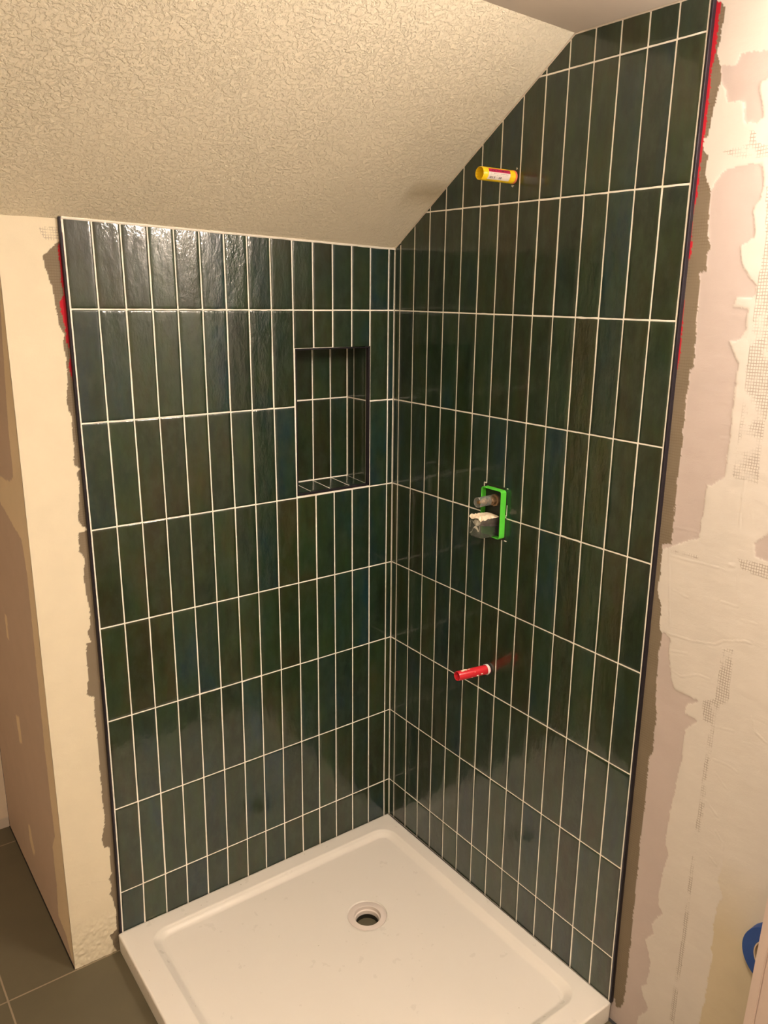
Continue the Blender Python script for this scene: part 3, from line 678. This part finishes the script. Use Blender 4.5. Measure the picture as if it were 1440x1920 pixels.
# recess wall, flat flange, inner steps
lathe(bm, [(0.0625, 0.0006), (0.0585, 0.0001), (0.0555, -0.0030), (0.0535, -0.0040)], 72, mtx=Matrix.Translation((DC[0], DC[1], zc)))
from_bm('drain_seat', bm, TRAY, tray, smooth=True)
bm = bmesh.new()
lathe(bm, [(0.0542, -0.0050), (0.0539, -0.0016), (0.0532, -0.0012), (0.0378, -0.0016), (0.0368, -0.0026), (0.0360, -0.0120), (0.0335, -0.0128), (0.0327, -0.0138), (0.0322, -0.0230), (0.0315, -0.055)], 72, mtx=Matrix.Translation((DC[0], DC[1], zc)))
ring = from_bm('drain_flange', bm, RING, tray, smooth=True); ring.data.set_sharp_from_angle(angle=math.radians(35))
bm = bmesh.new(); rg = lathe(bm, [(0.0316, -0.024), (0.0310, -0.054), (0.001, -0.0545)], 48, mtx=Matrix.Translation((DC[0], DC[1], zc)))
dp = from_bm('drain_pipe', bm, simple('dark_drain', (0.02, 0.018, 0.013), 0.35, bs=0.5, bscale=60), tray, smooth=True); dp['label'] = 'dark inside of the drain'

# ------------------------------------------------------------------ pipe stubs
def axis_matrix(base, tip):
    d = (Vector(tip) - Vector(base)); q_ = d.to_track_quat('Z', 'Y').to_matrix().to_4x4(); q_.translation = Vector((0, 0, 0)); return q_, d.length
def tube_thing(name, label, base, tip, r, thick, mat, inner_mat=None):
    t = empty(name, base); tag(t, label, 'pipe'); M_, Ln = axis_matrix(base, tip)
    bm = bmesh.new(); b0 = -0.012
    lathe(bm, [(r, b0), (r, Ln - 0.0012), (r - 0.0008, Ln), (r - thick + 0.0006, Ln), (r - thick, Ln - 0.001), (r - thick, b0 + 0.002), (0.0004, b0 + 0.002)], 48, mtx=M_)
    o = from_bm('tube', bm, mat, t, smooth=True); o.data.set_sharp_from_angle(angle=math.radians(50)); return t, M_, Ln
YEL = simple('yellow_plastic', (0.90, 0.62, 0.015), 0.30, var=0.04, spec=0.5)
yb, yt = (0.0, -0.4375, 1.9150), (-0.1035, -0.4375, 1.9150)
yt_, M_, Ln = tube_thing('yellow_pipe_stub', 'yellow plastic pipe stub with a printed label, sticking out high on the right tiled wall', yb, yt, 0.0142, 0.0017, YEL)
def label_material():
    m, nt, b = new_mat('printed_label')
    uv = N(nt, 'ShaderNodeUVMap', uv_map='UVMap'); s = N(nt, 'ShaderNodeSeparateXYZ'); L(nt, uv.outputs[0], s.inputs[0]); u, v = s.outputs[0], s.outputs[1]
    band = math_(nt, 'GREATER_THAN', v, 0.66)
    k1 = N(nt, 'ShaderNodeMapping'); k1.inputs['Scale'].default_value = (34, 7, 1); L(nt, uv.outputs[0], k1.inputs[0])
    k2 = N(nt, 'ShaderNodeMapping'); k2.inputs['Scale'].default_value = (60, 1.2, 1); L(nt, uv.outputs[0], k2.inputs[0])
    def win(x, lo, hi): return math_(nt, 'MULTIPLY', math_(nt, 'GREATER_THAN', x, lo), math_(nt, 'LESS_THAN', x, hi))
    glyph = math_(nt, 'GREATER_THAN', noise(nt, k1.outputs[0], 1, 1), 0.50)
    bars = math_(nt, 'GREATER_THAN', noise(nt, k2.outputs[0], 1, 0), 0.48)
    t1 = math_(nt, 'MULTIPLY', math_(nt, 'MULTIPLY', glyph, win(v, 0.74, 0.90)), math_(nt, 'ADD', win(u, 0.14, 0.30), win(u, 0.38, 0.86)))
    t2 = math_(nt, 'MULTIPLY', math_(nt, 'MULTIPLY', glyph, win(v, 0.52, 0.57)), win(u, 0.05, 0.92))
    t3 = math_(nt, 'MULTIPLY', math_(nt, 'MULTIPLY', glyph, win(v, 0.40, 0.44)), win(u, 0.05, 0.90))
    t4 = math_(nt, 'MULTIPLY', math_(nt, 'MULTIPLY', bars, win(v, 0.10, 0.30)), math_(nt, 'ADD', win(u, 0.06, 0.34), win(u, 0.50, 0.62)))
    ink = math_(nt, 'MAXIMUM', math_(nt, 'MAXIMUM', t1, math_(nt, 'MULTIPLY', t2, 0.7)), math_(nt, 'MAXIMUM', math_(nt, 'MULTIPLY', t3, 0.6), t4))
    c = mixc(nt, band, (0.80, 0.72, 0.66), (0.52, 0.015, 0.09)); c = mixc(nt, math_(nt, 'MULTIPLY', ink, 0.85), c, (0.06, 0.03, 0.04))
    L(nt, c, b.inputs['Base Color']); b.inputs['Roughness'].default_value = 0.35
    return m
# label patch: u runs along the tube from its open end to the wall, v goes round
bm = bmesh.new(); uvl = bm.loops.layers.uv.new('UVMap'); rows = []
a0, a1 = math.radians(-52), math.radians(48)       # angle in the y-z plane, measured from -y towards +z
for i in range(13):
    fu = i / 12; x = -0.0885 + 0.0655 * fu; row = []
    for j in range(13):
        fv = j / 12; a = a0 + (a1 - a0) * fv; skew = 0.0025 * (fv - 0.5)
        row.append((bm.verts.new((x + skew, -math.cos(a) * 0.0145, math.sin(a) * 0.0145)), (fu, fv)))
    rows.append(row)
for i in range(12):
    for j in range(12):
        qd = [rows[i][j], rows[i + 1][j], rows[i + 1][j + 1], rows[i][j + 1]]; f = bm.faces.new([p[0] for p in qd])
        for lp, p in zip(f.loops, qd): lp[uvl].uv = p[1]
from_bm('label', bm, label_material(), yt_, smooth=True)
def collar(parent, r0, r1, mat, x0, x1, amp, name='hole_shade_ring', cy=0, cz=0, seed=1):
    rr = random.Random(seed); ph = [rr.random() * 6.28 for _ in range(5)]
    def jit(a, j): return 1 + (amp if j in (1, 2) else 0) * sum(math.sin((k + 2) * a + ph[k]) / (k + 1) for k in range(5))
    bm = bmesh.new(); Mx = Matrix.Translation((0, cy, cz)) @ Matrix.Rotation(math.radians(-90), 4, 'Y')
    lathe(bm, [(r0, x0), (r1, x0), (r1 * 0.97, x1), (r0, x1)], 48, closed=True, mtx=Mx, jitter=jit)
    return from_bm(name, bm, mat, parent, smooth=False)
HOLE_SHADE = simple('hole_shade', (0.018, 0.014, 0.012), 0.8)  # near-black colour standing for the shade inside holes
collar(yt_, 0.0136, 0.0205, HOLE_SHADE, -0.004, 0.0013, 0.05, seed=4, cz=0.0005)  # raised dark ring in place of the shaded hole round the pipe
pk = collar(yt_, 0.0143, 0.0151, simple('orange_tape', (0.78, 0.20, 0.10), 0.4), 0.001, 0.006, 0.02, 'orange_thread_tape', seed=2)
CHIP = simple('broken_tile_edge', (0.55, 0.52, 0.45), 0.6)
def chip(parent, pts, name='chipped_tile_edge', mat=None, d=0.0009):
    bm = bmesh.new(); lo = [bm.verts.new((-d * 0.2, y, z)) for y, z in pts]; hi = [bm.verts.new((-d - 0.0012, y * 0.94, z * 0.94)) for y, z in pts]
    bm.faces.new(lo); bm.faces.new(hi)
    for i in range(len(pts)): bm.faces.new((lo[i], lo[(i + 1) % len(pts)], hi[(i + 1) % len(pts)], hi[i]))
    return from_bm(name, bm, mat or CHIP, parent)
chip(yt_, [(-0.006, -0.0185), (-0.001, -0.0225), (0.003, -0.0200), (0.002, -0.0175)]); chip(yt_, [(-0.011, 0.0155), (-0.0155, 0.0165), (-0.0125, 0.0205)])

REDM = simple('red_plastic', (0.62, 0.022, 0.035), 0.28, var=0.12, vscale=60)
rb, rtip = (0.0, -0.4330, 0.6945), (-0.105, -0.4268, 0.7008)
rt_, M_, Ln = tube_thing('red_pipe_stub', 'red plastic pipe stub flecked with plaster, sticking out low on the right tiled wall', rb, rtip, 0.0126, 0.0016, REDM)
WHT = simple('white_thread_tape', (0.85, 0.80, 0.78), 0.6, bs=0.6, bscale=400)
bm = bmesh.new(); lathe(bm, [(0.0133, 0.002), (0.0141, 0.0035), (0.0140, 0.0085), (0.0133, 0.010)], 40, mtx=M_, jitter=lambda a, j: 1 + 0.02 * math.sin(5 * a + j)); w_ = from_bm('thread_tape', bm, WHT, rt_, smooth=True); w_['label'] = 'white thread tape at the wall end'
collar(rt_, 0.0122, 0.0170, HOLE_SHADE, -0.004, 0.0012, 0.05, seed=8)  # dark ring again painted as the hole's shade
chip(rt_, [(-0.004, -0.0165), (0.001, -0.0190), (0.006, -0.0175), (0.004, -0.0160)])
bm = bmesh.new(); rr = random.Random(5)
for (s_, ang, sz) in ((0.088, 100, .0046), (0.082, 92, .0040), (0.076, 99, .0030), (0.066, 96, .0024), (0.046, 200, .0026), (0.032, 190, .0024), (0.055, 150, .0012), (0.063, 215, .0012)):
    a = math.radians(ang); p = Vector((0, math.cos(a) * 0.0132, math.sin(a) * 0.0132)) + (Vector(rtip) - Vector(rb)) * (s_ / Ln)
    r_ = bmesh.ops.create_icosphere(bm, subdivisions=2, radius=sz)
    for v in r_['verts']:
        v.co *= 1 + rr.uniform(-.25, .2); v.co.x *= 1.5; v.co = v.co * 0.6 + p if False else Vector((v.co.x, v.co.y * .6, v.co.z * .45)) + p
pf = from_bm('plaster_flecks', bm, simple('dried_plaster', (0.85, 0.76, 0.60), 0.8), rt_, smooth=True); pf['kind'] = 'stuff'

# ------------------------------------------------------------------ shower valve in its green mounting sleeve
vl = empty('shower_valve', (0, -0.4325, 1.128)); tag(vl, 'roughed-in shower valve in a bright green plastic frame, set into the right tiled wall', 'shower valve')
GREEN = simple('green_plastic', (0.10, 0.62, 0.05), 0.38, var=0.10, vscale=40)
def rrect(hy, hz, r, n=6):
    p = []
    for cy, cz, a0 in ((hy - r, hz - r, 0), (-hy + r, hz - r, 90), (-hy + r, -hz + r, 180), (hy - r, -hz + r, 270)):
        for k in range(n + 1): a = math.radians(a0 + 90 * k / n); p.append((cy + r * math.cos(a), cz + r * math.sin(a)))
    return p
def sleeve(name, hy, hz, r, th, x0, x1, mat, parent, cy=0, cz=0, lip=0.0006):
    bm = bmesh.new(); loops = []
    for (inn, x) in ((0, x0), (0, x1 + lip), (lip, x1), (th - lip, x1), (th, x1 + lip), (th, x0)):
        loops.append([bm.verts.new((x, cy + y, cz + z)) for y, z in rrect(hy - inn, hz - inn, max(r - inn, 0.001))])
    for a, b_ in zip(loops, loops[1:]):
        for i in range(len(a)): bm.faces.new((a[i], a[(i + 1) % len(a)], b_[(i + 1) % len(a)], b_[i]))
    return from_bm(name, bm, mat, parent)
sleeve('mounting_frame', 0.0360, 0.0625, 0.007, 0.0022, 0.0005, -0.0185, GREEN, vl)
# dark frame painted as shade of a tile opening, with pale chipped rim
sleeve('cutout_shade', 0.0430, 0.0680, 0.002, 0.008, 0.001, -0.0011, HOLE_SHADE, vl, 0.0035, 0.0005, 0.0002)
bm = bmesh.new(); box(bm, (-0.0035, -0.034, -0.061), (-0.0022, 0.034, 0.061)); from_bm('shade_plate', bm, simple('recess_shade', (0.012, 0.014, 0.010), 0.5), vl)  # dark plate stands in for the shade deep inside the frame
for y, z, sy, sz in ((0.0400, 0.0685, .004, .0015), (0.0435, 0.064, .0015, .005), (-0.0395, 0.0675, .0025, .0012), (-0.0405, 0.012, .0008, .014), (-0.0400, -0.067, .004, .0013), (-0.0385, -0.004, .001, .004)):
    bm = bmesh.new(); box(bm, (-0.0016, y - sy, z - sz), (-0.0002, y + sy, z + sz), 0.0003); from_bm('grout_crumb', bm, CAULK, vl)
CLEAR, nt, b = new_mat('clear_plastic')
b.inputs['Base Color'].default_value = (0.93, 0.93, 0.90, 1); b.inputs['Roughness'].default_value = 0.06; b.inputs['Transmission Weight'].default_value = 0.88; b.inputs['IOR'].default_value = 1.35; b.inputs['Specular IOR Level'].default_value = 0.9
CLEARER = CLEAR.copy(); CLEARER.name = 'thin_clear_plastic'; b2 = CLEARER.node_tree.nodes['Principled BSDF']; b2.inputs['Roughness'].default_value = 0.01; b2.inputs['Transmission Weight'].default_value = 0.97; b2.inputs['IOR'].default_value = 1.3
BRASS = simple('brass', (0.62, 0.40, 0.20), 0.42, 1.0, bs=0.2, bscale=200, var=0.15)
OLDB = simple('dull_bronze', (0.30, 0.20, 0.12), 0.35, 0.7, var=0.4, vscale=60, bs=0.3)
MX = Matrix.Rotation(math.radians(-90), 4, 'Y')         # turns +Z into -X
def at(y, z, x=0): return Matrix.Translation((x, y, z)) @ MX
uy, uz = 0.0065, 0.0310      # upper spindle, relative to the valve's centre
bm = bmesh.new(); lathe(bm, [(0.0128, 0.004), (0.0128, 0.056), (0.0132, 0.0575), (0.0122, 0.0585), (0.0116, 0.0575), (0.0120, 0.004)], 40, mtx=at(uy, uz)); from_bm('clear_cup', bm, CLEAR, vl, smooth=True)
bm = bmesh.new(); pr = [(0.0001, 0.0555), (0.0042, 0.0553)]
for k in range(9): pr += [(0.0042, 0.054 - k * 0.0022), (0.0034, 0.0529 - k * 0.0022)]
pr += [(0.0034, 0.0345), (0.0092, 0.0343), (0.0092, 0.0322), (0.0040, 0.0318), (0.0040, 0.012)]
lathe(bm, pr, 28, mtx=at(uy, uz)); from_bm('spindle', bm, BRASS, vl, smooth=False)
bm = bmesh.new(); lathe(bm, [(0.0001, 0.022), (0.0078, 0.0215), (0.0085, 0.0185), (0.0120, 0.0180), (0.0125, 0.010), (0.0160, 0.009), (0.0160, 0.001)], 8, mtx=at(uy - 0.008, uz + 0.001)); from_bm('valve_body', bm, OLDB, vl)
ly, lz = 0.004, -0.0240
bm = bmesh.new(); lathe(bm, [(0.0001, 0.052), (0.0075, 0.0515), (0.0080, 0.050), (0.0080, 0.038), (0.0110, 0.036), (0.0115, 0.030), (0.0115, 0.024), (0.014, 0.022), (0.014, 0.001)], 32, mtx=at(ly - 0.001, lz + 0.002)); from_bm('cartridge', bm, simple('dark_cartridge', (0.09, 0.06, 0.045), 0.3, 0.4), vl, smooth=True)
bm = bmesh.new(); lathe(bm, [(0.0001, 0.0620), (0.0076, 0.0618), (0.0082, 0.0605), (0.0076, 0.050), (0.0050, 0.0485)], 28, mtx=at(ly + 0.001, lz + 0.0045)); from_bm('white_cap', bm, simple('white_plastic', (0.80, 0.76, 0.66), 0.35), vl, smooth=True)
# clear dust cover over the lower half
bm = bmesh.new(); loops = []
for x, hy, hz in ((-0.002, .0245, .0265), (-0.052, .0240, .0255), (-0.062, .0225, .0240), (-0.066, .0180, .0190)):
    loops.append([bm.verts.new((x, -0.0065 + y + 0.011, -0.0330 + z)) for y, z in rrect(hy, hz, 0.008)])
for a, b_ in zip(loops, loops[1:]):
    for i in range(len(a)): bm.faces.new((a[i], a[(i + 1) % len(a)], b_[(i + 1) % len(a)], b_[i]))
bm.faces.new(loops[-1]); o = from_bm('clear_cover', bm, CLEARER, vl, smooth=True); sm = o.modifiers.new('thickness', 'SOLIDIFY'); sm.thickness = 0.0008
# crumpled paper tag lying over the cover
bm = bmesh.new(); rr = random.Random(11); g = []
for i in range(15):
    s_ = i / 14; row = []
    for j in range(9):
        t_ = j / 8; y = 0.020 - 0.043 * t_ + 0.004 * s_ ; x = -0.010 - 0.058 * s_ - 0.002 * math.sin(6 * t_)
        z = -0.0020 - 0.006 * abs(t_ - 0.3) - 0.001 * s_ ** 2 + 0.0045 * s_ * rr.uniform(-.55, .55) + (0.003 * math.sin(9 * t_ + 2) * s_)
        if s_ > 0.9: z -= 0.0025 * (s_ - 0.9) * 10 * (0.5 + rr.random())
        row.append(bm.verts.new((x, y, z)))
    g.append(row)
for i in range(14):
    for j in range(8): bm.faces.new((g[i][j], g[i + 1][j], g[i + 1][j + 1], g[i][j + 1]))
o = from_bm('paper_tag', bm, simple('crumpled_paper', (0.78, 0.66, 0.50), 0.8, bs=0.4), vl); o['label'] = 'crumpled cream paper tag'; sm = o.modifiers.new('thickness', 'SOLIDIFY'); sm.thickness = 0.0007

# ------------------------------------------------------------------ lower right: leaning white board and a blue tape roll behind it
tp = empty('tape_roll', (0.008, -1.2725, 0.4120)); tag(tp, 'roll of blue masking tape against the drywall behind the pale board at lower right', 'tape')
BLUE = simple('blue_crepe_tape', (0.022, 0.075, 0.30), 0.55, bs=0.2, bscale=300, var=0.1)
bm = bmesh.new(); lathe(bm, [(0.0420, 0.0005), (0.0660, 0.0005), (0.0668, 0.0012), (0.0668, 0.0242), (0.0660, 0.0250), (0.0420, 0.0250)], 72, closed=True, mtx=MX); o = from_bm('tape', bm, BLUE, tp, smooth=True); o.data.set_sharp_from_angle(angle=math.radians(40))
bm = bmesh.new(); lathe(bm, [(0.0395, 0.0003), (0.0420, 0.0003), (0.0420, 0.0256), (0.0395, 0.0256)], 72, closed=True, mtx=MX); o = from_bm('cardboard_core', bm, simple('cardboard', (0.62, 0.48, 0.33), 0.8), tp, smooth=True); o.data.set_sharp_from_angle(angle=math.radians(40))
bd = empty('board', (-0.035, -1.45, FZ)); tag(bd, 'pale painted board with raised edge, upright beside the blue tape roll', 'board')
PBO = simple('pale_pink_paint', (0.72, 0.58, 0.52), 0.45, var=0.03)
def bpt(x, y, z):   # edge leans slightly
    return (x, y - (z - 0.0) * 0.027, z)
def prism(bm, y0, y1, x0, x1, z0, z1):
    vs = [bm.verts.new(Vector(bpt(x, y, z)) - Vector((-0.035, -1.45, FZ))) for z in (z0, z1) for x, y in ((x0, y0), (x1, y0), (x1, y1), (x0, y1))]
    for f in ((0, 1, 2, 3), (4, 5, 6, 7), (0, 1, 5, 4), (1, 2, 6, 5), (2, 3, 7, 6), (3, 0, 4, 7)): bm.faces.new([vs[i] for i in f])
    es = [e for e in bm.edges if all(v in vs for v in e.verts)]
    bmesh.ops.bevel(bm, geom=es, offset=0.0015, segments=2, affect='EDGES')
bm = bmesh.new(); prism(bm, -1.262, -1.262 - 0.22, -0.040, -0.054, FZ, 1.00); from_bm('panel', bm, PBO, bd)
bm = bmesh.new(); prism(bm, -1.243, -1.262, -0.040, -0.058, FZ, 1.00); from_bm('edge_strip', bm, PBO, bd)

# ------------------------------------------------------------------ vanity light of the room and an added fill light (outside the frame)
def emitter(name, strength, glow):
    m, nt, b = new_mat(name); b.inputs['Base Color'].default_value = (0.9, 0.88, 0.82, 1)
    b.inputs['Emission Color'].default_value = (*glow, 1); b.inputs['Emission Strength'].default_value = strength; return m
vlamp = empty('vanity_light', (0.0, -1.53, 1.985)); tag(vlamp, 'wall light bar with three frosted shades, on the right wall outside the frame', 'lamp')
CHR = simple('brushed_nickel', (0.6, 0.58, 0.55), 0.3, 1.0)
bm = bmesh.new(); box(bm, (-0.02, -0.22, -0.03), (0.009, 0.22, 0.03), 0.003); from_bm('wall_plate', bm, CHR, vlamp)
EM = emitter('frosted_shade', VANITY_POWER, VANITY_GLOW)
for dy in (-0.15, 0.0, 0.15):
    bm = bmesh.new(); lathe(bm, [(0.006, 0.0), (0.006, 0.07)], 16, mtx=Matrix.Translation((0, dy, -0.01)) @ MX); a_ = from_bm('arm', bm, CHR, vlamp)
    bm = bmesh.new(); lathe(bm, [(0.0005, 0.062), (0.028, 0.056), (0.044, 0.036), (0.050, 0.0), (0.043, -0.040), (0.025, -0.060), (0.0005, -0.065)], 28, mtx=Matrix.Translation((-0.11, dy, 0))); from_bm('shade', bm, EM, vlamp, smooth=True)
cl = empty('added_fill_light', (-1.2, -1.55, CZ)); tag(cl, 'unseen round ceiling light added to fill the room', 'lamp')  # unseen lamp added to lift the fill in the room
bm = bmesh.new(); lathe(bm, [(0.17, 0.0), (0.17, -0.03), (0.16, -0.035)], 40); from_bm('rim', bm, CHR, cl)
bm = bmesh.new(); lathe(bm, [(0.0005, -0.055), (0.08, -0.052), (0.14, -0.042), (0.16, -0.03)], 40); from_bm('diffuser', bm, emitter('fill_diffuser', FILL_POWER, FILL_GLOW), cl, smooth=True)
